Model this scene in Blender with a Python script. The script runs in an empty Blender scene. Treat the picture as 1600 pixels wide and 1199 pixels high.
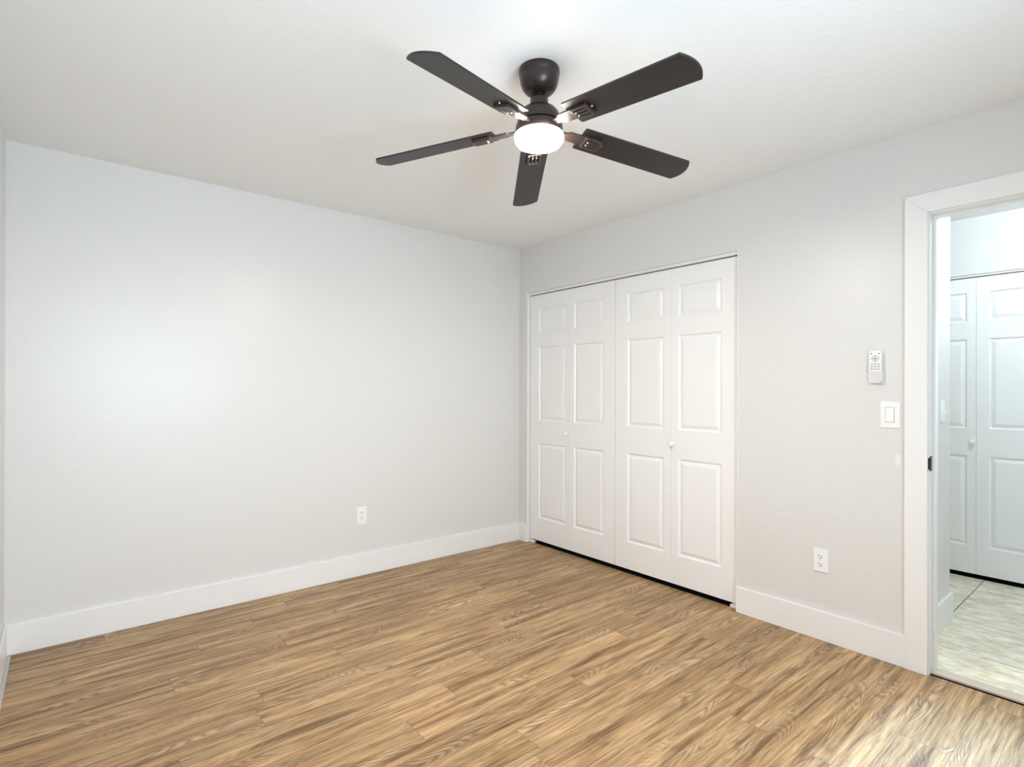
import bpy, bmesh, math, random
from mathutils import Vector, Matrix

random.seed(7)
S = bpy.context.scene
COL = S.collection

# ------------------------------------------------------------------ camera
F_PX, CX, CY = 851.32, 801.54, 607.59          # focal length and principal point for a 1600x1199 frame
YAW, PITCH, ROLL = 0.69025, 0.00137, 0.00233
CAM = Vector((-2.9682, -3.51305, 1.26452))
cam_data = bpy.data.cameras.new('camera')
cam_data.sensor_fit = 'HORIZONTAL'
cam_data.sensor_width = 36.0
cam_data.lens = F_PX * 36.0 / 1600.0
cam_data.shift_x = -(CX - 800.0) / 1600.0
cam_data.shift_y = (CY - 599.5) / 1600.0
cam_data.clip_start = 0.02
cam = bpy.data.objects.new('camera', cam_data)
COL.objects.link(cam)
s_, c_ = math.sin(YAW), math.cos(YAW)
fw = Vector((s_ * math.cos(PITCH), c_ * math.cos(PITCH), math.sin(PITCH)))
rt = Vector((c_, -s_, 0))
up = rt.cross(fw)
rt2 = rt * math.cos(ROLL) + up * math.sin(ROLL)
up2 = -rt * math.sin(ROLL) + up * math.cos(ROLL)
cam.matrix_world = Matrix(((rt2.x, up2.x, -fw.x, CAM.x), (rt2.y, up2.y, -fw.y, CAM.y),
                           (rt2.z, up2.z, -fw.z, CAM.z), (0, 0, 0, 1)))
S.camera = cam

# ------------------------------------------------------------------ colour management, world, daylight, hall light
S.view_settings.view_transform = 'Standard'
S.view_settings.look = 'None'
S.view_settings.exposure = 0.03
S.view_settings.gamma = 1.0
S.view_settings.use_curve_mapping = False
S.cycles.max_bounces = 14
S.cycles.diffuse_bounces = 10
S.cycles.sample_clamp_indirect = 6.0

world = bpy.data.worlds.new('world')
S.world = world
world.use_nodes = True
wn = world.node_tree
wn.nodes.clear()
wo = wn.nodes.new('ShaderNodeOutputWorld')
wb = wn.nodes.new('ShaderNodeBackground')
sky = wn.nodes.new('ShaderNodeTexSky')
sky.sky_type = 'NISHITA'
sky.sun_disc = False
sky.sun_elevation = math.radians(50)
wb.inputs['Strength'].default_value = 0.25
wn.links.new(sky.outputs[0], wb.inputs['Color'])
wn.links.new(wb.outputs[0], wo.inputs['Surface'])

SKY_COL, SKY_W = (0.88, 0.945, 1.0), 145.0        # sky and sunlit haze, falling in and down
BOUNCE_COL, BOUNCE_W = (0.62, 0.83, 1.0), 225.0  # light thrown up from the ground outside
HALL_COL, HALL_W = (0.77, 0.905, 1.0), 33.0
HALL_SPOT_COL, HALL_SPOT_W = (0.42, 0.70, 1.0), 800.0
FAN_COL = (1.0, 0.905, 0.825)
FAN_L, FAN_W = 52.0, 19.5

WIN = (-2.95, -1.45, 0.80, 2.10)                # window in the rear wall: x0, x1, z0, z1
REAR = -4.06

def window_light(name, watts, col, dy, z, rx):
    la = bpy.data.lights.new(name, 'AREA')
    la.shape = 'RECTANGLE'
    la.size, la.size_y = WIN[1] - WIN[0] + 0.5, WIN[3] - WIN[2] + 0.5
    la.energy = watts
    la.color = col
    lo = bpy.data.objects.new(name, la)
    COL.objects.link(lo)
    lo.location = ((WIN[0] + WIN[1]) / 2, REAR - dy, z)
    lo.rotation_euler = (math.radians(rx), 0, 0)
window_light('sky_daylight', SKY_W, SKY_COL, 0.75, 2.3, 60)
window_light('ground_bounce', BOUNCE_W, BOUNCE_COL, 0.65, 0.6, 120)

lp = bpy.data.lights.new('hall_lamp_light', 'POINT')
lp.energy = HALL_W
lp.color = HALL_COL
lp.shadow_soft_size = 0.06
lpo = bpy.data.objects.new('hall_lamp_light', lp)
COL.objects.link(lpo)
lpo.location = (0.78, -3.12, 2.34)
ls = bpy.data.lights.new('hall_spill_spot', 'SPOT')   # added spot without a fixture, throws a pool of light through the doorway
ls.energy = HALL_SPOT_W
ls.color = HALL_SPOT_COL
ls.spot_size = math.radians(42)
ls.spot_blend = 0.75
ls.shadow_soft_size = 0.05
lso = bpy.data.objects.new('hall_spill_spot', ls)
COL.objects.link(lso)
lso.location = (1.10, -2.95, 2.40)
lso.rotation_euler = (Vector((-1.35, -3.45, 0.0)) - lso.location).to_track_quat('-Z', 'Y').to_euler()

# ------------------------------------------------------------------ dimensions
H = 2.44
XL = -3.18                                      # left wall
T = 0.12                                        # wall thickness
CL0, CL1, CLZ = -0.100, -1.934, 2.062           # closet opening
DJ0, DJ1, DJZ = -2.826, -3.640, 2.050           # clear doorway between jambs
HX0, HXE, HXF = 0.12, 0.823, 1.73               # hall: near wall, end of its left wall, far wall
HY = -2.726                                     # hall left wall face
HH = 2.425                                      # hall ceiling

# ------------------------------------------------------------------ materials
def mat(name):
    m = bpy.data.materials.new(name)
    m.use_nodes = True
    nt = m.node_tree
    return m, nt, nt.nodes['Principled BSDF']

def N(nt, kind, **kw):
    n = nt.nodes.new(kind)
    for k, v in kw.items():
        setattr(n, k, v)
    return n

def val(nt, socket, v):
    if hasattr(v, 'links') or isinstance(v, bpy.types.NodeSocket):
        nt.links.new(v, socket)
    else:
        socket.default_value = v

def math_(nt, op, a, b=0.0, c=None, clamp=False):
    n = N(nt, 'ShaderNodeMath', operation=op, use_clamp=clamp)
    val(nt, n.inputs[0], a)
    val(nt, n.inputs[1], b)
    if c is not None:
        val(nt, n.inputs[2], c)
    return n.outputs[0]

def mixc(nt, fac, a, b, blend='MIX'):
    n = N(nt, 'ShaderNodeMix', data_type='RGBA', blend_type=blend)
    val(nt, n.inputs[0], fac)
    val(nt, n.inputs[6], a)
    val(nt, n.inputs[7], b)
    return n.outputs[2]

def ramp(nt, fac, stops):
    n = N(nt, 'ShaderNodeValToRGB')
    el = n.color_ramp.elements
    while len(el) < len(stops):
        el.new(0.5)
    for e, (p, c) in zip(el, stops):
        e.position = p
        e.color = c if len(c) == 4 else (*c, 1)
    nt.links.new(fac, n.inputs[0])
    return n.outputs[0]

def simple(name, col, rough=0.5, metal=0.0, spec=0.5):
    m, nt, b = mat(name)
    b.inputs['Base Color'].default_value = (*col, 1)
    b.inputs['Roughness'].default_value = rough
    b.inputs['Metallic'].default_value = metal
    b.inputs['Specular IOR Level'].default_value = spec
    return m

def painted(name, col, rough, spec, knock_scale, knock, fine=0.0):
    """rolled wall paint over a light knock-down texture"""
    m, nt, b = mat(name)
    tc = N(nt, 'ShaderNodeTexCoord')
    no = N(nt, 'ShaderNodeTexNoise')
    no.inputs['Scale'].default_value = knock_scale
    no.inputs['Detail'].default_value = 4.0
    no.inputs['Roughness'].default_value = 0.55
    no.inputs['Distortion'].default_value = 0.6
    nt.links.new(tc.outputs['Object'], no.inputs['Vector'])
    fl = N(nt, 'ShaderNodeMapRange')
    fl.inputs['From Min'].default_value = 0.50
    fl.inputs['From Max'].default_value = 0.60
    nt.links.new(no.outputs['Fac'], fl.inputs['Value'])
    n2 = N(nt, 'ShaderNodeTexNoise')
    n2.inputs['Scale'].default_value = 260
    n2.inputs['Detail'].default_value = 2.0
    nt.links.new(tc.outputs['Object'], n2.inputs['Vector'])
    hgt = math_(nt, 'ADD', fl.outputs[0], math_(nt, 'MULTIPLY', n2.outputs['Fac'], fine))
    bp = N(nt, 'ShaderNodeBump')
    bp.inputs['Strength'].default_value = knock
    bp.inputs['Distance'].default_value = 0.0012
    nt.links.new(hgt, bp.inputs['Height'])
    nt.links.new(bp.outputs[0], b.inputs['Normal'])
    b.inputs['Base Color'].default_value = (*col, 1)
    b.inputs['Roughness'].default_value = rough
    b.inputs['Specular IOR Level'].default_value = spec
    return m, nt, b

WALL_C = (0.730, 0.722, 0.704)
M_WALL, _, _ = painted('wall_paint', WALL_C, 0.33, 0.42, 26, 0.12, 0.25)
M_CEIL, _, _ = painted('ceiling_paint', (0.875, 0.875, 0.87), 0.55, 0.3, 20, 0.35, 0.25)
M_TRIM = simple('trim_paint', (0.845, 0.842, 0.83), 0.32, 0, 0.45)
M_DOOR, dnt, db = mat('door_paint')
db.inputs['Base Color'].default_value = (0.88, 0.877, 0.865, 1)
db.inputs['Roughness'].default_value = 0.36
db.inputs['Specular IOR Level'].default_value = 0.42
M_PLASTIC = simple('white_plastic', (0.88, 0.88, 0.87), 0.3, 0, 0.5)
M_KNOB = simple('white_enamel', (0.9, 0.89, 0.87), 0.2, 0, 0.5)
M_SLOT = simple('dark_slot', (0.02, 0.02, 0.02), 0.6)
M_GREYPL = simple('grey_plastic', (0.30, 0.30, 0.30), 0.5)
M_LGREY = simple('light_grey_plastic', (0.68, 0.68, 0.68), 0.45)
M_BTN = simple('button_rubber', (0.09, 0.09, 0.09), 0.6)
M_STEEL = simple('black_steel', (0.02, 0.02, 0.022), 0.35, 0.6)
M_TRACK = simple('white_track_metal', (0.86, 0.86, 0.85), 0.25, 0.0, 0.6)
M_STRIP = simple('grey_shoe_strip', (0.50, 0.48, 0.45), 0.5)
M_THRESH = simple('beige_threshold', (0.62, 0.53, 0.45), 0.45)
M_DARKGAP = simple('gap_shade', (0.02, 0.018, 0.016), 0.9)  # near-black: shade of the door and threshold gaps put into the colour
M_BRONZE = simple('bronze_metal', (0.032, 0.020, 0.018), 0.30, 0.35, 0.6)
M_BRACKET = simple('bracket_bronze', (0.06, 0.042, 0.036), 0.32, 0.4, 0.6)
M_SCREW = simple('screw_steel', (0.75, 0.72, 0.68), 0.25, 0.9)
M_VINYL = simple('window_vinyl', (0.8, 0.8, 0.8), 0.4)
M_CLOSET = simple('closet_paint', (0.5, 0.49, 0.48), 0.7)

# wall paint of the right wall: two small filler smears under the light switch
M_WALLR, nt, b = painted('wall_paint_patched', WALL_C, 0.33, 0.42, 26, 0.22, 0.25)
tc = N(nt, 'ShaderNodeTexCoord')
sp = N(nt, 'ShaderNodeSeparateXYZ')
nt.links.new(tc.outputs['Object'], sp.inputs[0])
nz = N(nt, 'ShaderNodeTexNoise')
nz.inputs['Scale'].default_value = 60
nt.links.new(tc.outputs['Object'], nz.inputs['Vector'])
def blob(y, z, ry, rz):
    a = math_(nt, 'DIVIDE', math_(nt, 'SUBTRACT', sp.outputs[1], y), ry)
    d = math_(nt, 'DIVIDE', math_(nt, 'SUBTRACT', sp.outputs[2], z), rz)
    q = math_(nt, 'SQRT', math_(nt, 'ADD', math_(nt, 'MULTIPLY', a, a), math_(nt, 'MULTIPLY', d, d)))
    q = math_(nt, 'ADD', q, math_(nt, 'MULTIPLY', math_(nt, 'SUBTRACT', nz.outputs['Fac'], 0.5), 1.6))
    return math_(nt, 'SUBTRACT', 1.0, q, clamp=True)
bl = math_(nt, 'ADD', blob(-2.705, 0.945, 0.016, 0.040), blob(-2.678, 1.076, 0.007, 0.007), clamp=True)
bl = math_(nt, 'MULTIPLY', bl, 1.5, clamp=True)
nt.links.new(mixc(nt, bl, (*WALL_C, 1), (0.82, 0.82, 0.80, 1)), b.inputs['Base Color'])

# fan blade: very dark wood laminate
M_BLADE, nt, b = mat('dark_wood_blade')
tc = N(nt, 'ShaderNodeTexCoord')
mp = N(nt, 'ShaderNodeMapping')
mp.inputs['Scale'].default_value = (3, 60, 60)
nt.links.new(tc.outputs['Object'], mp.inputs[0])
no = N(nt, 'ShaderNodeTexNoise')
no.inputs['Scale'].default_value = 2.0
no.inputs['Detail'].default_value = 5
nt.links.new(mp.outputs[0], no.inputs['Vector'])
nt.links.new(ramp(nt, no.outputs['Fac'], [(0.3, (0.009, 0.0065, 0.0065)), (0.7, (0.018, 0.0135, 0.013))]), b.inputs['Base Color'])
b.inputs['Roughness'].default_value = 0.42
b.inputs['Specular IOR Level'].default_value = 0.55

# lit diffuser of the fan light
M_GLOW, nt, b = mat('lit_diffuser')
b.inputs['Base Color'].default_value = (0.95, 0.93, 0.9, 1)
b.inputs['Emission Color'].default_value = (*FAN_COL, 1)
b.inputs['Emission Strength'].default_value = FAN_L

# window pane
M_PANE, nt, b = mat('window_pane')
tr = N(nt, 'ShaderNodeBsdfTransparent')
gl = N(nt, 'ShaderNodeBsdfGlossy')
gl.inputs['Roughness'].default_value = 0.02
mx = N(nt, 'ShaderNodeMixShader')
mx.inputs[0].default_value = 0.06
nt.links.new(tr.outputs[0], mx.inputs[1])
nt.links.new(gl.outputs[0], mx.inputs[2])
nt.links.new(mx.outputs[0], nt.nodes['Material Output'].inputs['Surface'])

# vinyl planks: UV.x metres along the plank, UV.y metres across it; the attribute "plank" is a random number per plank
def plank_material():
    m, nt, b = mat('oak_vinyl_plank')
    uv = N(nt, 'ShaderNodeUVMap', uv_map='UVMap')
    at = N(nt, 'ShaderNodeAttribute', attribute_name='plank')
    sp = N(nt, 'ShaderNodeSeparateXYZ')
    nt.links.new(uv.outputs[0], sp.inputs[0])
    rnd = at.outputs['Fac']
    off = math_(nt, 'MULTIPLY', rnd, 97.0)
    def tex(sx, sy, scale, detail, rough=0.5, dist=0.0, oz=0.0):
        cb = N(nt, 'ShaderNodeCombineXYZ')
        nt.links.new(math_(nt, 'ADD', math_(nt, 'MULTIPLY', sp.outputs[0], sx), off), cb.inputs[0])
        nt.links.new(math_(nt, 'ADD', math_(nt, 'MULTIPLY', sp.outputs[1], sy), math_(nt, 'MULTIPLY', rnd, 31.0)), cb.inputs[1])
        cb.inputs[2].default_value = oz
        t = N(nt, 'ShaderNodeTexNoise')
        t.inputs['Scale'].default_value = scale
        t.inputs['Detail'].default_value = detail
        t.inputs['Roughness'].default_value = rough
        t.inputs['Distortion'].default_value = dist
        nt.links.new(cb.outputs[0], t.inputs['Vector'])
        return t.outputs['Fac']
    # growth rings: contour bands of a stretched field give straight grain, cathedrals and knots
    field = tex(1.5, 9.0, 1.0, 1.0, 0.40, 0.45)
    wob = tex(4.0, 45, 1.0, 2.0, 0.5, 0.0, 3.0)
    ring = math_(nt, 'ADD', math_(nt, 'ADD', math_(nt, 'MULTIPLY', field, 27.0), math_(nt, 'MULTIPLY', sp.outputs[1], 22.0)), math_(nt, 'MULTIPLY', wob, 0.9))
    fr = math_(nt, 'FRACT', ring)
    tri = math_(nt, 'SUBTRACT', 1.0, math_(nt, 'ABSOLUTE', math_(nt, 'SUBTRACT', math_(nt, 'MULTIPLY', fr, 2.0), 1.0)))
    line = math_(nt, 'POWER', tri, 3.0)                       # slow rise, sharp fall
    mask = N(nt, 'ShaderNodeMapRange')
    nt.links.new(tex(1.6, 9, 1.0, 2.0, 0.5, 0.3, 11.0), mask.inputs['Value'])
    mask.inputs['From Min'].default_value = 0.46
    mask.inputs['From Max'].default_value = 0.60
    broad = tex(1.6, 24, 1.0, 4.0, 0.62, 0.6, 5.0)           # wide dark and light streaks along the plank
    streak = tex(4.2, 105, 1.0, 4.0, 0.68, 0.7, 7.0)           # fine streaks
    pore = tex(6.0, 190, 1.0, 3.0, 0.6, 0.5, 9.0)               # short pores
    col = ramp(nt, broad, [(0.32, (0.160, 0.087, 0.037)), (0.43, (0.310, 0.185, 0.084)),
                           (0.53, (0.425, 0.270, 0.132)), (0.70, (0.540, 0.362, 0.192))])
    st = N(nt, 'ShaderNodeMapRange')
    nt.links.new(streak, st.inputs['Value'])
    st.inputs['From Min'].default_value = 0.34
    st.inputs['From Max'].default_value = 0.66
    col = mixc(nt, 0.75, col, ramp(nt, st.outputs[0], [(0.0, (0.40, 0.36, 0.32)), (0.40, (0.92, 0.91, 0.90)), (1.0, (1.34, 1.37, 1.42))]), 'MULTIPLY')
    rl = math_(nt, 'MULTIPLY', math_(nt, 'MULTIPLY', line, mask.outputs[0]), 0.80)
    col = mixc(nt, rl, col, (0.150, 0.090, 0.048, 1))
    lightline = math_(nt, 'MULTIPLY', math_(nt, 'MULTIPLY', math_(nt, 'POWER', math_(nt, 'SUBTRACT', 1.0, tri), 4.0), mask.outputs[0]), 0.30)
    col = mixc(nt, lightline, col, (0.66, 0.53, 0.37, 1))
    po = N(nt, 'ShaderNodeMapRange')
    nt.links.new(pore, po.inputs['Value'])
    po.inputs['From Min'].default_value = 0.57
    po.inputs['From Max'].default_value = 0.70
    col = mixc(nt, math_(nt, 'MULTIPLY', po.outputs[0], 0.75), col, (0.150, 0.085, 0.042, 1))
    # tone per plank
    tone = math_(nt, 'ADD', 0.90, math_(nt, 'MULTIPLY', math_(nt, 'FRACT', math_(nt, 'MULTIPLY', rnd, 7.31)), 0.22))
    tv = N(nt, 'ShaderNodeCombineXYZ')
    for i in range(3):
        nt.links.new(tone, tv.inputs[i])
    col = mixc(nt, 1.0, col, tv.outputs[0], 'MULTIPLY')
    # seams: attribute "seam" is 0 at the middle and 1 on the plank's rim (thin faces)
    se = N(nt, 'ShaderNodeAttribute', attribute_name='seam')
    col = mixc(nt, math_(nt, 'MULTIPLY', se.outputs['Fac'], 0.55), col, (0.10, 0.065, 0.035, 1))
    nt.links.new(col, b.inputs['Base Color'])
    bp = N(nt, 'ShaderNodeBump')
    bp.inputs['Strength'].default_value = 0.12
    bp.inputs['Distance'].default_value = 0.0008
    nt.links.new(math_(nt, 'ADD', streak, line), bp.inputs['Height'])
    nt.links.new(bp.outputs[0], b.inputs['Normal'])
    b.inputs['Roughness'].default_value = 0.42
    b.inputs['Specular IOR Level'].default_value = 0.30
    return m
M_PLANK = plank_material()

def tile_material():
    m, nt, b = mat('stone_floor_tile')
    tc = N(nt, 'ShaderNodeTexCoord')
    at = N(nt, 'ShaderNodeAttribute', attribute_name='plank')
    cb = N(nt, 'ShaderNodeVectorMath', operation='ADD')
    cc = N(nt, 'ShaderNodeCombineXYZ')
    nt.links.new(math_(nt, 'MULTIPLY', at.outputs['Fac'], 50.0), cc.inputs[2])
    nt.links.new(tc.outputs['Object'], cb.inputs[0])
    nt.links.new(cc.outputs[0], cb.inputs[1])
    def tex(scale, sc, detail, dist):
        mp = N(nt, 'ShaderNodeMapping')
        mp.inputs['Scale'].default_value = sc
        nt.links.new(cb.outputs[0], mp.inputs[0])
        t = N(nt, 'ShaderNodeTexNoise')
        t.inputs['Scale'].default_value = scale
        t.inputs['Detail'].default_value = detail
        t.inputs['Distortion'].default_value = dist
        nt.links.new(mp.outputs[0], t.inputs['Vector'])
        return t.outputs['Fac']
    a = tex(9, (1.9, 1.0, 1), 6, 0.5)
    v = tex(30, (1.3, 0.8, 1), 4, 0.4)
    col = ramp(nt, a, [(0.32, (0.66, 0.59, 0.44)), (0.50, (0.79, 0.725, 0.57)), (0.68, (0.92, 0.885, 0.78))])
    col = mixc(nt, 0.5, col, ramp(nt, v, [(0.35, (0.74, 0.73, 0.70)), (0.65, (1.12, 1.12, 1.12))]), 'MULTIPLY')
    tone = math_(nt, 'ADD', 0.90, math_(nt, 'MULTIPLY', at.outputs['Fac'], 0.24))
    tv = N(nt, 'ShaderNodeCombineXYZ')
    for i in range(3):
        nt.links.new(tone, tv.inputs[i])
    nt.links.new(mixc(nt, 1.0, col, tv.outputs[0], 'MULTIPLY'), b.inputs['Base Color'])
    b.inputs['Roughness'].default_value = 0.38
    b.inputs['Specular IOR Level'].default_value = 0.45
    return m
M_TILE = tile_material()
M_GROUT = simple('tile_grout', (0.20, 0.17, 0.13), 0.8)

# ------------------------------------------------------------------ mesh helpers
def link(name, me, mats, parent=None, matrix=None):
    o = bpy.data.objects.new(name, me)
    for m in (mats if isinstance(mats, (list, tuple)) else [mats]):
        me.materials.append(m)
    COL.objects.link(o)
    if parent is not None:
        o.parent = parent
    if matrix is not None:
        o.matrix_local = matrix
    return o

def from_bm(name, bm, mats, parent=None, smooth=False, matrix=None):
    bmesh.ops.recalc_face_normals(bm, faces=bm.faces)
    me = bpy.data.meshes.new(name)
    bm.to_mesh(me)
    bm.free()
    if smooth:
        for p in me.polygons:
            p.use_smooth = True
    return link(name, me, mats, parent, matrix)

def add_box(bm, x0, x1, y0, y1, z0, z1, bevel=0.0, seg=2, mi=0):
    ps = [(x, y, z) for x in (min(x0, x1), max(x0, x1)) for y in (min(y0, y1), max(y0, y1)) for z in (min(z0, z1), max(z0, z1))]
    v = [bm.verts.new(p) for p in ps]
    fs = [(0, 1, 3, 2), (4, 6, 7, 5), (0, 4, 5, 1), (2, 3, 7, 6), (0, 2, 6, 4), (1, 5, 7, 3)]
    faces = [bm.faces.new([v[i] for i in f]) for f in fs]
    for f in faces:
        f.material_index = mi
    if bevel > 0:
        es = list({e for f in faces for e in f.edges})
        bmesh.ops.bevel(bm, geom=es, offset=bevel, segments=seg, affect='EDGES', profile=0.5)

def boxes(name, bl, m, parent=None, bevel=0.0, seg=2):
    bm = bmesh.new()
    for b_ in bl:
        add_box(bm, *b_, bevel=bevel, seg=seg)
    return from_bm(name, bm, m, parent)

def add_lathe(bm, prof, n=48, mtx=None):
    """profile of (radius, z); closed where the radius is zero"""
    rings = []
    for r, z in prof:
        if r < 1e-6:
            rings.append([bm.verts.new((0, 0, z))])
        else:
            rings.append([bm.verts.new((r * math.cos(2 * math.pi * i / n), r * math.sin(2 * math.pi * i / n), z)) for i in range(n)])
    made = [v for r in rings for v in r]
    for a, b_ in zip(rings, rings[1:]):
        for i in range(n):
            j = (i + 1) % n
            if len(a) == 1 and len(b_) == 1:
                continue
            if len(a) == 1:
                bm.faces.new((a[0], b_[i], b_[j]))
            elif len(b_) == 1:
                bm.faces.new((a[i], b_[0], a[j]))
            else:
                bm.faces.new((a[i], b_[i], b_[j], a[j]))
    if mtx is not None:
        bmesh.ops.transform(bm, matrix=mtx, verts=made)

def lathe(name, prof, m, parent=None, n=48, mtx=None, smooth=True):
    bm = bmesh.new()
    add_lathe(bm, prof, n, mtx)
    o = from_bm(name, bm, m, parent)
    if smooth:
        for p in o.data.polygons:
            p.use_smooth = True
        o.data.set_sharp_from_angle(angle=math.radians(38))
    return o

def add_prism(bm, outline, z0, z1, bevel=0.0):
    n = len(outline)
    lo_ = [bm.verts.new((x, y, z0)) for x, y in outline]
    hi_ = [bm.verts.new((x, y, z1)) for x, y in outline]
    fs = [bm.faces.new(lo_[::-1]), bm.faces.new(hi_)]
    for i in range(n):
        j = (i + 1) % n
        fs.append(bm.faces.new((lo_[i], lo_[j], hi_[j], hi_[i])))
    if bevel > 0:
        es = list(set(fs[0].edges) | set(fs[1].edges))
        bmesh.ops.bevel(bm, geom=es, offset=bevel, segments=2, affect='EDGES', profile=0.5)

def rrect(w, h, r, n=5, cx=0.0, cy=0.0):
    pts = []
    for qx, qy, a0 in ((1, 1, 0), (-1, 1, 90), (-1, -1, 180), (1, -1, 270)):
        for i in range(n + 1):
            a = math.radians(a0 + 90 * i / n)
            pts.append((cx + qx * (w / 2 - r) + r * math.cos(a), cy + qy * (h / 2 - r) + r * math.sin(a)))
    return pts

def rprism(name, w, h, r, z0, z1, m, parent=None, bevel=0.0, cx=0.0, cy=0.0):
    bm = bmesh.new()
    add_prism(bm, rrect(w, h, r, cx=cx, cy=cy), z0, z1, bevel)
    return from_bm(name, bm, m, parent)

def empty(name, loc, rot=(0, 0, 0)):
    o = bpy.data.objects.new(name, None)
    o.empty_display_size = 0.1
    COL.objects.link(o)
    o.location = loc
    o.rotation_euler = rot
    return o

def tag(o, label, cat, group=None):
    o['label'] = label
    o['category'] = cat
    if group:
        o['group'] = group
    return o

def struct(o):
    o['kind'] = 'structure'
    return o

FACE_BACK = (math.pi / 2, 0, 0)                 # local x right, y up, z out of a wall facing -y
FACE_RIGHT = (math.pi / 2, 0, -math.pi / 2)     # the same for a wall facing -x

# ------------------------------------------------------------------ floor of planks
def plank_floor():
    rng = random.Random(21)
    joints = {0: -1.955, 1: -2.175, 2: -2.456, 5: -1.945, 7: -2.380, 8: -1.442, 9: -1.712, 10: -1.957, 13: -0.488, 14: -0.735, 15: -0.960}
    PW, PL, E = 0.1524, 1.22, 0.0011
    verts, faces, uvs, pk, sm = [], [], [], [], []
    def quad(x0, x1, y0, y1, r, s, u0, v0):
        i = len(verts)
        verts.extend([(x0, y0, 0), (x1, y0, 0), (x1, y1, 0), (x0, y1, 0)])
        faces.append((i, i + 1, i + 2, i + 3))
        uvs.extend([(x0 - u0, y0 - v0), (x1 - u0, y0 - v0), (x1 - u0, y1 - v0), (x0 - u0, y1 - v0)])
        pk.append(r)
        sm.append(s)
    for row in range(-1, 27):
        ytop, ybot = -0.129 - PW * row, -0.129 - PW * (row + 1)
        y1, y0 = min(ytop, 0.0), max(ybot, REAR)
        if y1 - y0 < 0.002:
            continue
        xe = 0.036 if ytop > -2.0 else 0.004
        j = joints.get(row, rng.uniform(-3, -1.8))
        j -= math.ceil((j - XL) / PL) * PL
        while j < xe:
            x0, x1 = max(j, XL), min(j + PL, xe)
            if x1 - x0 > 0.002:
                r = rng.random()
                quad(x0 + E, x1 - E, y0 + E, y1 - E, r, 0.0, j, ybot)
                for a in ((x0, x1, y0, y0 + E), (x0, x1, y1 - E, y1), (x0, x0 + E, y0 + E, y1 - E), (x1 - E, x1, y0 + E, y1 - E)):
                    quad(*a, r, 1.0, j, ybot)
            j += PL
    me = bpy.data.meshes.new('floor')
    me.from_pydata(verts, [], faces)
    ul = me.uv_layers.new(name='UVMap')
    for i, c in enumerate(uvs):
        ul.data[i].uv = c
    a1 = me.attributes.new('plank', 'FLOAT', 'FACE')
    a2 = me.attributes.new('seam', 'FLOAT', 'FACE')
    a1.data.foreach_set('value', pk)
    a2.data.foreach_set('value', sm)
    return struct(link('floor', me, M_PLANK))
plank_floor()
struct(boxes('floor_slab', [(XL - T, 1.95, REAR - T, T, -0.12, -0.012)], M_DARKGAP))  # black colour stands in for the shade under the bifold doors

# hall floor of stone tiles on grout
bm = bmesh.new()
xs = [0.0835, 0.385, 0.848, 1.312, 1.772]
ys = [-1.344, -1.801, -2.258, -2.715, -3.172, -3.629, -4.086, -4.543]
tile_faces = []
for i in range(len(xs) - 1):
    for j in range(len(ys) - 1):
        if i < 2 and j < 3:
            continue                             # under the closet and the hall wall
        g = 0.0028
        add_box(bm, xs[i] + g, xs[i + 1] - g, ys[j] - g, ys[j + 1] + g, -0.0115, 0.0, bevel=0.0008, seg=1)
        tile_faces.append((i, j, len(bm.faces)))
me = bpy.data.meshes.new('floor_hall')
bm.to_mesh(me)
bm.free()
rng = random.Random(5)
at = me.attributes.new('plank', 'FLOAT', 'FACE')
vals, k0 = [], 0
for i, j, k1 in tile_faces:
    r = (0.95 if i == 0 else rng.uniform(0.1, 0.5))
    vals += [r] * (k1 - k0)
    k0 = k1
at.data.foreach_set('value', vals)
struct(link('floor_hall', me, M_TILE))
struct(boxes('floor_grout', [(0.083, 1.771, -4.5, -2.715, -0.0118, -0.0016), (0.848, 1.771, -2.715, -1.3, -0.0118, -0.0016)], M_GROUT))
thr = struct(boxes('trim_9', [(0.020, 0.083, DJ1, DJ0, -0.0015, 0.010)], M_THRESH, bevel=0.003))
boxes('gap_shade_box', [(0.030, 0.083, DJ1, DJ0, -0.0118, -0.0015)], M_DARKGAP, thr)  # added dark box that paints the shaded gap before the threshold

# ------------------------------------------------------------------ walls and ceilings
struct(boxes('wall_back', [(XL - T, 0.72, 0.0, T, -0.1, H + 0.1)], M_WALL))
struct(boxes('wall_left', [(XL - T, XL, REAR - T, 0.0, -0.1, H + 0.1)], M_WALL))
struct(boxes('wall_right', [
    (0, T, CL0, 0.0, -0.1, H + 0.05), (0, T, CL1, CL0, CLZ, H + 0.05),
    (0, T, DJ0 + 0.018, CL1, -0.1, H + 0.05), (0, T, DJ1 - 0.018, DJ0 + 0.018, DJZ + 0.018, H + 0.05),
    (0, T, -4.6, DJ1 - 0.018, -0.1, H + 0.05)], M_WALLR))
struct(boxes('wall_rear', [
    (XL - T, WIN[0], REAR - T, REAR, -0.1, H + 0.1), (WIN[1], 0.0, REAR - T, REAR, -0.1, H + 0.1),
    (WIN[0], WIN[1], REAR - T, REAR, -0.1, WIN[2]), (WIN[0], WIN[1], REAR - T, REAR, WIN[3], H + 0.1)], M_WALL))
struct(boxes('wall_closet', [(0.62, 0.70, -2.70, 0.0, -0.1, H + 0.05), (T, 0.62, -2.06, -1.98, -0.1, H + 0.05)], M_CLOSET))
struct(boxes('wall_hall_left', [(T, HXE, HY, HY + 0.11, -0.1, H + 0.05), (0.70, HXE, HY + 0.11, -1.2, -0.1, H + 0.05),
                                (HXE, 2.4, -1.3, -1.2, -0.1, H + 0.05)], M_WALL))
FO0, FO1, FOZ = -2.205, -3.140, 2.042           # far closet opening in the hall
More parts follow.
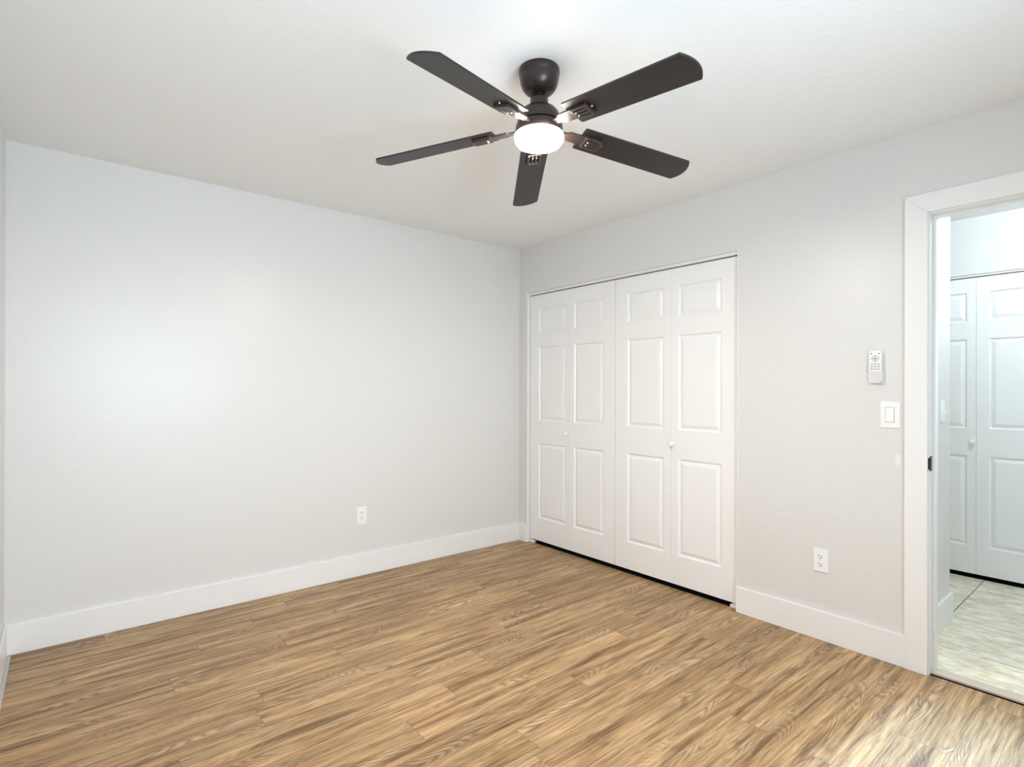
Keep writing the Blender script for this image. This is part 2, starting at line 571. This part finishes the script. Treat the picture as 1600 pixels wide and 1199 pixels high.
struct(boxes('wall_hall_far', [
    (HXF, HXF + T, FO0, -1.2, -0.1, H + 0.05), (HXF, HXF + T, FO1, FO0, FOZ, H + 0.05), (HXF, HXF + T, -4.6, FO1, -0.1, H + 0.05),
    (HXF + 0.6, HXF + 0.68, -4.6, -1.2, -0.1, H + 0.05), (HXF + T, HXF + 0.6, -2.10, -2.02, -0.1, H + 0.05),
    (HXF + T, HXF + 0.6, -3.32, -3.24, -0.1, H + 0.05)], M_WALL))
struct(boxes('wall_hall_right', [(T, 2.4, -4.6, -4.5, -0.1, H + 0.05)], M_WALL))
struct(boxes('ceiling', [(XL - T, 0.0, REAR - T, T, H, H + 0.12), (0.0, 0.72, -2.1, T, H, H + 0.12)], M_CEIL))
struct(boxes('ceiling_hall', [(T, 2.45, -4.6, -1.2, HH, H + 0.12)], M_CEIL))

# window in the rear wall, behind the camera
win = struct(empty('window_1', ((WIN[0] + WIN[1]) / 2, REAR, WIN[2])))
ww, wh = WIN[1] - WIN[0], WIN[3] - WIN[2]
f = 0.05
boxes('window_frame', [(-ww / 2, -ww / 2 + f, -0.10, -0.04, 0, wh), (ww / 2 - f, ww / 2, -0.10, -0.04, 0, wh),
                       (-ww / 2 + f, ww / 2 - f, -0.10, -0.04, 0, f), (-ww / 2 + f, ww / 2 - f, -0.10, -0.04, wh - f, wh),
                       (-ww / 2 + f, ww / 2 - f, -0.095, -0.045, wh / 2 - 0.02, wh / 2 + 0.02)], M_VINYL, win)
boxes('window_pane', [(-ww / 2 + f, ww / 2 - f, -0.074, -0.070, f, wh / 2 - 0.02), (-ww / 2 + f, ww / 2 - f, -0.074, -0.070, wh / 2 + 0.02, wh - f)], M_PANE, win)
boxes('window_sill', [(-ww / 2 - 0.03, ww / 2 + 0.03, -0.04, 0.04, -0.02, 0.0)], M_TRIM, win, bevel=0.003)

# ------------------------------------------------------------------ baseboards and casings
BH, BT = 0.147, 0.015
struct(boxes('baseboard_back', [(XL, 0.0, -BT, 0.0, 0, BH)], M_TRIM, bevel=0.003))
struct(boxes('baseboard_left', [(XL, XL + 0.011, REAR, -BT, 0, BH)], M_TRIM, bevel=0.003))
struct(boxes('baseboard_rear', [(XL + 0.011, -0.0, REAR, REAR + BT, 0, BH)], M_TRIM, bevel=0.003))
struct(boxes('baseboard_corner', [(-BT, 0.0, CL0 - 0.001, -BT, 0, BH)], M_TRIM, bevel=0.003))
struct(boxes('baseboard_right', [(-BT, 0.0, -2.736, CL1 + 0.004, 0, BH)], M_TRIM, bevel=0.003))
struct(boxes('baseboard_hall', [(0.135, HXE + BT, HY - BT, HY, 0, BH), (HXE, HXE + BT, HY, -1.3, 0, BH)], M_TRIM, bevel=0.003))
struct(boxes('trim_1', [(XL + 0.011, XL + 0.026, REAR, -BT, 0, 0.006)], M_STRIP, bevel=0.002))

def casing(name, x0, x1):
    """flat casing mitred at the top corners"""
    ci, co, zi, zo = DJ0 + 0.005, -2.735, DJZ + 0.005, 2.142
    bm = bmesh.new()
    ri, ro = DJ1 - 0.005, DJ1 - 0.091
    for poly in ([(co, 0), (ci, 0), (ci, zi), (co, zo)], [(co, zo), (ci, zi), (ri, zi), (ro, zo)], [(ri, 0), (ro, 0), (ro, zo), (ri, zi)]):
        a = [bm.verts.new((x0, y, z)) for y, z in poly]
        c = [bm.verts.new((x1, y, z)) for y, z in poly]
        fs = [bm.faces.new(a), bm.faces.new(c[::-1])]
        for i in range(4):
            fs.append(bm.faces.new((a[i], c[i], c[(i + 1) % 4], a[(i + 1) % 4])))
        bmesh.ops.bevel(bm, geom=list({e for f_ in fs for e in f_.edges}), offset=0.0022, segments=2, affect='EDGES', profile=0.5)
    return struct(from_bm(name, bm, M_TRIM))
casing('trim_2', -0.018, 0.0)
casing('trim_3', T, T + 0.015)

jamb = struct(empty('trim_4', (T / 2, DJ0, 0)))
boxes('door_jamb', [(-T / 2, T / 2, 0, 0.018, 0, DJZ + 0.018), (-T / 2, T / 2, DJ1 - DJ0 - 0.018, DJ1 - DJ0, 0, DJZ + 0.018),
                    (-T / 2, T / 2, DJ1 - DJ0, 0, DJZ, DJZ + 0.018)], M_TRIM, jamb)
boxes('door_stop', [(-0.012, 0.022, -0.011, 0, 0, DJZ), (-0.012, 0.022, DJ1 - DJ0, DJ1 - DJ0 + 0.011, 0, DJZ),
                    (-0.012, 0.022, DJ1 - DJ0 + 0.011, -0.011, DJZ - 0.011, DJZ)], M_TRIM, jamb, bevel=0.002)
st = boxes('strike_plate', [(-0.060, -0.030, -0.0018, 0.0005, 0.905, 0.972), (-0.0655, -0.0585, -0.0035, 0.004, 0.912, 0.965)], M_STEEL, jamb, bevel=0.0006)
st['label'] = 'black metal strike plate'
# ------------------------------------------------------------------ bifold doors with moulded panels
def leaf_mesh(w, h, th, ys_, zs_):
    """front face in the local xy plane (x across, y up, z out), panels pressed into it"""
    bm = bmesh.new()
    def q(*p):
        bm.faces.new([bm.verts.new(v) for v in p])
    x0, x1 = ys_
    q((0, 0, 0), (x0, 0, 0), (x0, h, 0), (0, h, 0))
    q((x1, 0, 0), (w, 0, 0), (w, h, 0), (x1, h, 0))
    zz = [0] + [z for ab in zs_ for z in ab] + [h]
    for a, c in zip(zz[0::2], zz[1::2]):
        q((x0, a, 0), (x1, a, 0), (x1, c, 0), (x0, c, 0))
    prof = [(0.0, 0.0), (0.0025, -0.0006), (0.010, -0.0105), (0.0135, -0.0110), (0.034, -0.0020), (0.0365, -0.0014)]
    for a, c in zs_:
        loops = [[(x0 + i, a + i, d), (x1 - i, a + i, d), (x1 - i, c - i, d), (x0 + i, c - i, d)] for i, d in prof]
        for l0, l1 in zip(loops, loops[1:]):
            for k in range(4):
                m_ = (k + 1) % 4
                q(l0[k], l0[m_], l1[m_], l1[k])
        q(*loops[-1])
    # edges and back
    q((0, 0, -th), (0, h, -th), (w, h, -th), (w, 0, -th))
    q((0, 0, 0), (0, 0, -th), (w, 0, -th), (w, 0, 0))
    q((0, h, 0), (w, h, 0), (w, h, -th), (0, h, -th))
    q((0, 0, 0), (0, h, 0), (0, h, -th), (0, 0, -th))
    q((w, 0, 0), (w, 0, -th), (w, h, -th), (w, h, 0))
    bmesh.ops.remove_doubles(bm, verts=bm.verts, dist=1e-5)
    return bm

ZS = [(0.183, 0.797), (0.977, 1.582), (1.696, 1.897)]
def knob(parent, x, y):
    lathe('knob', [(0.0, -0.0005), (0.0085, -0.0005), (0.0075, 0.006), (0.0065, 0.012), (0.010, 0.016), (0.0155, 0.021), (0.0165, 0.026),
                   (0.0135, 0.031), (0.007, 0.0335), (0.0, 0.034)], M_KNOB, parent, 28, Matrix.Translation((x, y, 0)))

def bifold(name, px, py0, widths, panels, h, knob_leaf, knob_x, bracket, label, z0=0.031, knob_z=0.890):
    """a folding pair hung in an opening that faces -x"""
    root = struct(empty(name, (px, py0, z0), FACE_RIGHT))
    root['label'] = label
    x = 0.0
    for i, (w, pn) in enumerate(zip(widths, panels)):
        lf = from_bm('door_leaf', leaf_mesh(w, h, 0.030, pn, ZS), M_DOOR, root, matrix=Matrix.Translation((x, 0, 0)))
        if i == knob_leaf:
            knob(lf, knob_x, knob_z)
        x += w + 0.0014
    # white pivot bracket on the floor under the jamb side
    for bx in bracket:
        bm = bmesh.new()
        add_box(bm, bx, bx + 0.048, -0.031, -0.013, -0.026, 0.0, bevel=0.002)
        add_box(bm, bx + 0.015, bx + 0.028, -0.014, 0.002, -0.018, -0.008, bevel=0.001)
        from_bm('pivot_bracket', bm, M_TRACK, root)
    return root

DH = 2.006
bifold('door_1', 0.030, -0.1125, (0.4485, 0.4485), ((0.100, 0.412), (0.047, 0.345)), DH, 0, 0.4285, (-0.004,),
       'left pair of white bifold closet doors nearest the room corner')
bifold('door_2', 0.030, -1.0150, (0.4550, 0.4500), ((0.104, 0.402), (0.050, 0.347)), DH, 1, 0.0150, (0.856,),
       'right pair of white bifold closet doors nearest the outlet')
bifold('door_3', HXF + 0.030, -2.2150, (0.4570, 0.4570), ((0.104, 0.410), (0.062, 0.360)), 1.993, 0, 0.4400, (),
       'white bifold closet doors across the tiled hall')
struct(boxes('trim_5', [(0.016, 0.050, CL0 - 0.004, -1.0100, 2.044, CLZ), (0.016, 0.050, -1.0145, CL1 + 0.004, 2.044, CLZ)], M_TRACK, bevel=0.001))
struct(boxes('trim_6', [(HXF + 0.012, HXF + 0.050, FO1, FO0, FOZ - 0.013, FOZ)], M_TRACK, bevel=0.001))
struct(boxes('trim_7', [(0.0, T, CL0 - 0.0045, CL0, 0, CLZ), (0.0, T, CL1, CL1 + 0.0045, 0, CLZ)], M_TRIM))

# ------------------------------------------------------------------ outlets and switches
def cover_plate(parent, w, h):
    bm = bmesh.new()
    add_prism(bm, rrect(w, h, 0.003, 3), 0.0, 0.006, 0.002)
    return from_bm('cover_plate', bm, M_PLASTIC, parent)

def make_outlet():
    root = empty('outlet', (0, 0, 0))
    cover_plate(root, 0.071, 0.116)
    for sy in (0.0195, -0.0195):
        so = rprism('socket', 0.034, 0.029, 0.010, 0.005, 0.0082, M_PLASTIC, root, 0.0008, 0, sy)
        bm = bmesh.new()
        add_box(bm, -0.0085, -0.0055, sy - 0.001, sy + 0.008, 0.0076, 0.0086)
        add_box(bm, 0.0055, 0.0082, sy - 0.0005, sy + 0.0075, 0.0076, 0.0086)
        add_prism(bm, [(0.0032 * math.cos(a * math.pi / 6), sy - 0.0075 + 0.0032 * math.sin(a * math.pi / 6)) for a in range(12)], 0.0076, 0.0086)
        from_bm('socket_holes', bm, M_SLOT, so)
    lathe('screw', [(0.0, 0.0074), (0.0026, 0.0072), (0.003, 0.006), (0.003, 0.005)], M_LGREY, root, 14)
    return root

def copy_tree(o, parent=None):
    c = o.copy()
    COL.objects.link(c)
    if parent is not None:
        c.parent = parent
    for ch in list(o.children):
        copy_tree(ch, c)
    return c

out1 = make_outlet()
out1.location = (-1.4015, 0, 0.4055)
out1.rotation_euler = FACE_BACK
tag(out1, 'white duplex outlet on the back wall left of the closet', 'outlet', 'wall outlets')
out2 = copy_tree(out1)
out2.location = (0, -2.377, 0.4010)
out2.rotation_euler = FACE_RIGHT
tag(out2, 'white duplex outlet between the closet and the doorway', 'outlet', 'wall outlets')

sw = empty('light_switch', (0, -2.676, 1.151), FACE_RIGHT)
tag(sw, 'white rocker light switch beside the door casing, below the remote', 'light switch')
cover_plate(sw, 0.078, 0.122)
bm = bmesh.new()
add_prism(bm, rrect(0.0365, 0.0695, 0.0015, 2), 0.0050, 0.0066, 0.0004)
from_bm('rocker_frame', bm, M_GREYPL, sw)
bm = bmesh.new()
v = [(-0.0165, -0.033), (0.0165, -0.033), (0.0165, 0.033), (-0.0165, 0.033)]
lo4 = [bm.verts.new((x, y, 0.005)) for x, y in v]
hi4 = [bm.verts.new((x, y, 0.0112 if y < 0 else 0.0068)) for x, y in v]
bm.faces.new(lo4[::-1]); bm.faces.new(hi4)
for i in range(4):
    j = (i + 1) % 4
    bm.faces.new((lo4[i], lo4[j], hi4[j], hi4[i]))
from_bm('rocker', bm, M_PLASTIC, sw)

sw2 = empty('light_switch', (0.658, HY, 1.153), FACE_BACK)
tag(sw2, 'white toggle light switch on the hall side wall', 'light switch')
cover_plate(sw2, 0.072, 0.118)
bm = bmesh.new()
add_box(bm, -0.0045, 0.0045, -0.010, 0.004, 0.004, 0.007)
v0 = [bm.verts.new(p) for p in ((-0.0035, -0.004, 0.006), (0.0035, -0.004, 0.006), (0.0035, 0.008, 0.006), (-0.0035, 0.008, 0.006))]
v1 = [bm.verts.new(p) for p in ((-0.003, -0.016, 0.021), (0.003, -0.016, 0.021), (0.003, -0.009, 0.024), (-0.003, -0.009, 0.024))]
bm.faces.new(v0[::-1]); bm.faces.new(v1)
for i in range(4):
    j = (i + 1) % 4
    bm.faces.new((v0[i], v0[j], v1[j], v1[i]))
from_bm('toggle', bm, M_PLASTIC, sw2)
for sy in (0.030, -0.030):
    lathe('screw', [(0.0, 0.0074), (0.0026, 0.0072), (0.003, 0.006), (0.003, 0.005)], M_LGREY, sw2, 12, Matrix.Translation((0, sy, 0)))

# ------------------------------------------------------------------ fan remote in its wall cradle
RY, RZ = -2.622, 1.376
cr = empty('remote_cradle', (0, RY, RZ), FACE_RIGHT)
tag(cr, 'pale grey wall cradle behind and under the fan remote', 'remote holder')
rprism('back_plate', 0.044, 0.142, 0.006, 0.0, 0.006, M_LGREY, cr, 0.001, 0.0, 0.0)
boxes('pocket', [(-0.0285, -0.0258, -0.072, -0.030, 0.004, 0.021), (0.0258, 0.0285, -0.072, -0.030, 0.004, 0.021),
                 (-0.0285, 0.0285, -0.0775, -0.0745, 0.004, 0.021), (-0.0285, 0.0285, -0.0775, -0.030, 0.0045, 0.0065)], M_PLASTIC, cr, bevel=0.001)
rm = empty('remote_control', (0, RY, RZ), FACE_RIGHT)
tag(rm, 'white ceiling fan remote with round dial and dark buttons, hung beside the doorway', 'remote control')
rprism('body', 0.0500, 0.148, 0.009, 0.0068, 0.0250, M_PLASTIC, rm, 0.0022)
rprism('battery_cover', 0.0440, 0.050, 0.004, 0.0240, 0.0256, M_LGREY, rm, 0.0004, 0.0, -0.0460)
bm = bmesh.new()
add_lathe(bm, [(0.0, 0.0262), (0.0095, 0.0262), (0.0170, 0.0256), (0.0172, 0.0240)], 32, Matrix.Translation((0, 0.0375, 0)))
dial = from_bm('dial', bm, M_LGREY, rm)
bm = bmesh.new()
add_lathe(bm, [(0.0, 0.0272), (0.0030, 0.0270), (0.0034, 0.0255)], 16, Matrix.Translation((0, 0.0375, 0)))
from_bm('dial_button', bm, M_BTN, dial)
for a in range(4):
    aa = a * math.pi / 2
    rprism('dial_mark', 0.006, 0.003, 0.001, 0.0252, 0.0264, M_GREYPL, dial, 0, 0.0125 * math.cos(aa), 0.0375 + 0.0125 * math.sin(aa))
for bx in (-0.0165, 0.0165):
    bm = bmesh.new()
    add_lathe(bm, [(0.0, 0.0262), (0.0028, 0.0260), (0.0032, 0.0245)], 16, Matrix.Translation((bx, 0.0610, 0)))
    from_bm('button', bm, M_BTN, rm)
for r_ in range(3):
    for c3 in range(3):
        rprism('button', 0.0098, 0.0048, 0.0018, 0.0245, 0.0262, M_GREYPL, rm, 0, -0.0135 + 0.0135 * c3, 0.0110 - 0.0115 * r_)

# ------------------------------------------------------------------ ceiling fan
FX, FY, FZ = -1.6208, -2.0288, 2.2352           # hub centre at blade height
fan = empty('ceiling_fan', (FX, FY, H))
tag(fan, 'dark bronze five-blade ceiling fan with a lit round light', 'ceiling fan')
D = FZ - H                                       # blade plane in fan space
lathe('canopy', [(0.0, 0.0), (0.0735, 0.0), (0.0750, -0.003), (0.0750, -0.020), (0.0725, -0.024), (0.0720, -0.036), (0.0690, -0.052),
                 (0.0630, -0.067), (0.0540, -0.079), (0.0430, -0.087), (0.0330, -0.0905), (0.0, -0.0905)], M_BRONZE, fan)
cn = lathe('hanger_ball', [(0.0, -0.084), (0.018, -0.086), (0.0205, -0.094), (0.0195, -0.101), (0.0, -0.101)], M_BRONZE, fan, 32)
lathe('coupling', [(0.0, -0.096), (0.0200, -0.097), (0.0225, -0.101), (0.0320, -0.107), (0.0335, -0.111), (0.0335, -0.140), (0.0, -0.141)], M_BRONZE, fan, 40)
lathe('motor_housing', [(0.0, -0.139), (0.0350, -0.139), (0.0480, -0.142), (0.0620, -0.150), (0.0720, -0.162), (0.0780, -0.178), (0.0800, -0.192),
                        (0.0800, -0.200), (0.0, -0.201)], M_BRONZE, fan, 56)
lathe('light_fitter', [(0.0, -0.2055), (0.0820, -0.2055), (0.0860, -0.2090), (0.0870, -0.2160), (0.0855, -0.2340), (0.0830, -0.2380), (0.0, -0.2385)], M_BRONZE, fan, 56)
lathe('diffuser', [(0.0, -0.2350), (0.0840, -0.2385), (0.0895, -0.2420), (0.0905, -0.2520), (0.0880, -0.2640), (0.0800, -0.2740), (0.0620, -0.2810),
                   (0.0350, -0.2845), (0.0, -0.2855)], M_GLOW, fan, 56)

fl = bpy.data.lights.new('fan_lamp_light', 'AREA')  # what the LED board sends down through the diffuser
fl.shape = 'DISK'
fl.size = 0.15
fl.energy = FAN_W
fl.color = FAN_COL
flo = bpy.data.objects.new('fan_lamp_light', fl)
COL.objects.link(flo)
flo.location = (FX, FY, H - 0.288)

# blade outline along local x, the tip cut to a shallow arc
R0, R1, W0, W1, BULGE = 0.1672, 0.6340, 0.0570, 0.0604, 0.023
outline = [(R0 + 0.004, -W0), (R1, -W1)]
for i in range(1, 16):
    t = -1 + 2 * i / 16
    outline.append((R1 + BULGE * (1 - t * t), W1 * t))
outline += [(R1, W1), (R0 + 0.004, W0), (R0, W0 - 0.005), (R0, -W0 + 0.005)]
bm = bmesh.new()
add_prism(bm, outline, -0.003, 0.003)
blade0 = from_bm('blade', bm, M_BLADE, fan)

# blade iron: arm from the motor, then a raised four-rib fork under the blade root
bm = bmesh.new()
arm = [(0.070, -0.013), (0.112, -0.013), (0.122, -0.024), (0.180, -0.024), (0.188, -0.029), (0.192, -0.029),
       (0.192, 0.029), (0.188, 0.029), (0.180, 0.024), (0.122, 0.024), (0.112, 0.013), (0.070, 0.013)]
add_prism(bm, arm, -0.0095, -0.0032, 0.0010)
for k in range(4):
    yc = -0.0235 + 0.0157 * k
    add_box(bm, 0.186, 0.252, yc - 0.0050, yc + 0.0050, -0.0150, -0.0032, bevel=0.0018)
add_box(bm, 0.245, 0.257, -0.0285, 0.0285, -0.0150, -0.0032, bevel=0.0022)
add_box(bm, 0.183, 0.194, -0.0285, 0.0285, -0.0130, -0.0032, bevel=0.0022)
iron0 = from_bm('blade_bracket', bm, M_BRACKET, fan)
scr = []
for sx, sy in ((0.262, 0.0), (0.200, 0.0157), (0.200, -0.0157)):
    zt = -0.0052 if sx > 0.26 else -0.0170
    scr.append(lathe('screw', [(0.0, zt - 0.0012), (0.0026, zt - 0.0010), (0.0036, zt + 0.0008), (0.0036, zt + 0.006)], M_SCREW, iron0, 12,
                     Matrix.Translation((sx, sy if sx > 0.26 else sy * 0.5, 0))))

TAU, TH0, DROOP = -0.2057, 3.4530, 0.1092
for k in range(5):
    a = TH0 + k * 2 * math.pi / 5
    e = Vector((math.cos(a) * math.cos(DROOP), math.sin(a) * math.cos(DROOP), -math.sin(DROOP)))
    t = Vector((-math.sin(a), math.cos(a), 0))
    n = t * math.cos(TAU) + e.cross(t) * math.sin(TAU)
    z = e.cross(n)
    mtx = Matrix(((e.x, n.x, z.x, 0), (e.y, n.y, z.y, 0), (e.z, n.z, z.z, D), (0, 0, 0, 1)))
    if k == 0:
        bl_, ir_ = blade0, iron0
    else:
        bl_ = blade0.copy()
        COL.objects.link(bl_)
        ir_ = iron0.copy()
        COL.objects.link(ir_)
        for s0 in scr:
            s1 = s0.copy()
            COL.objects.link(s1)
            s1.parent = ir_
    bl_.matrix_local = mtx
    ir_.matrix_local = mtx
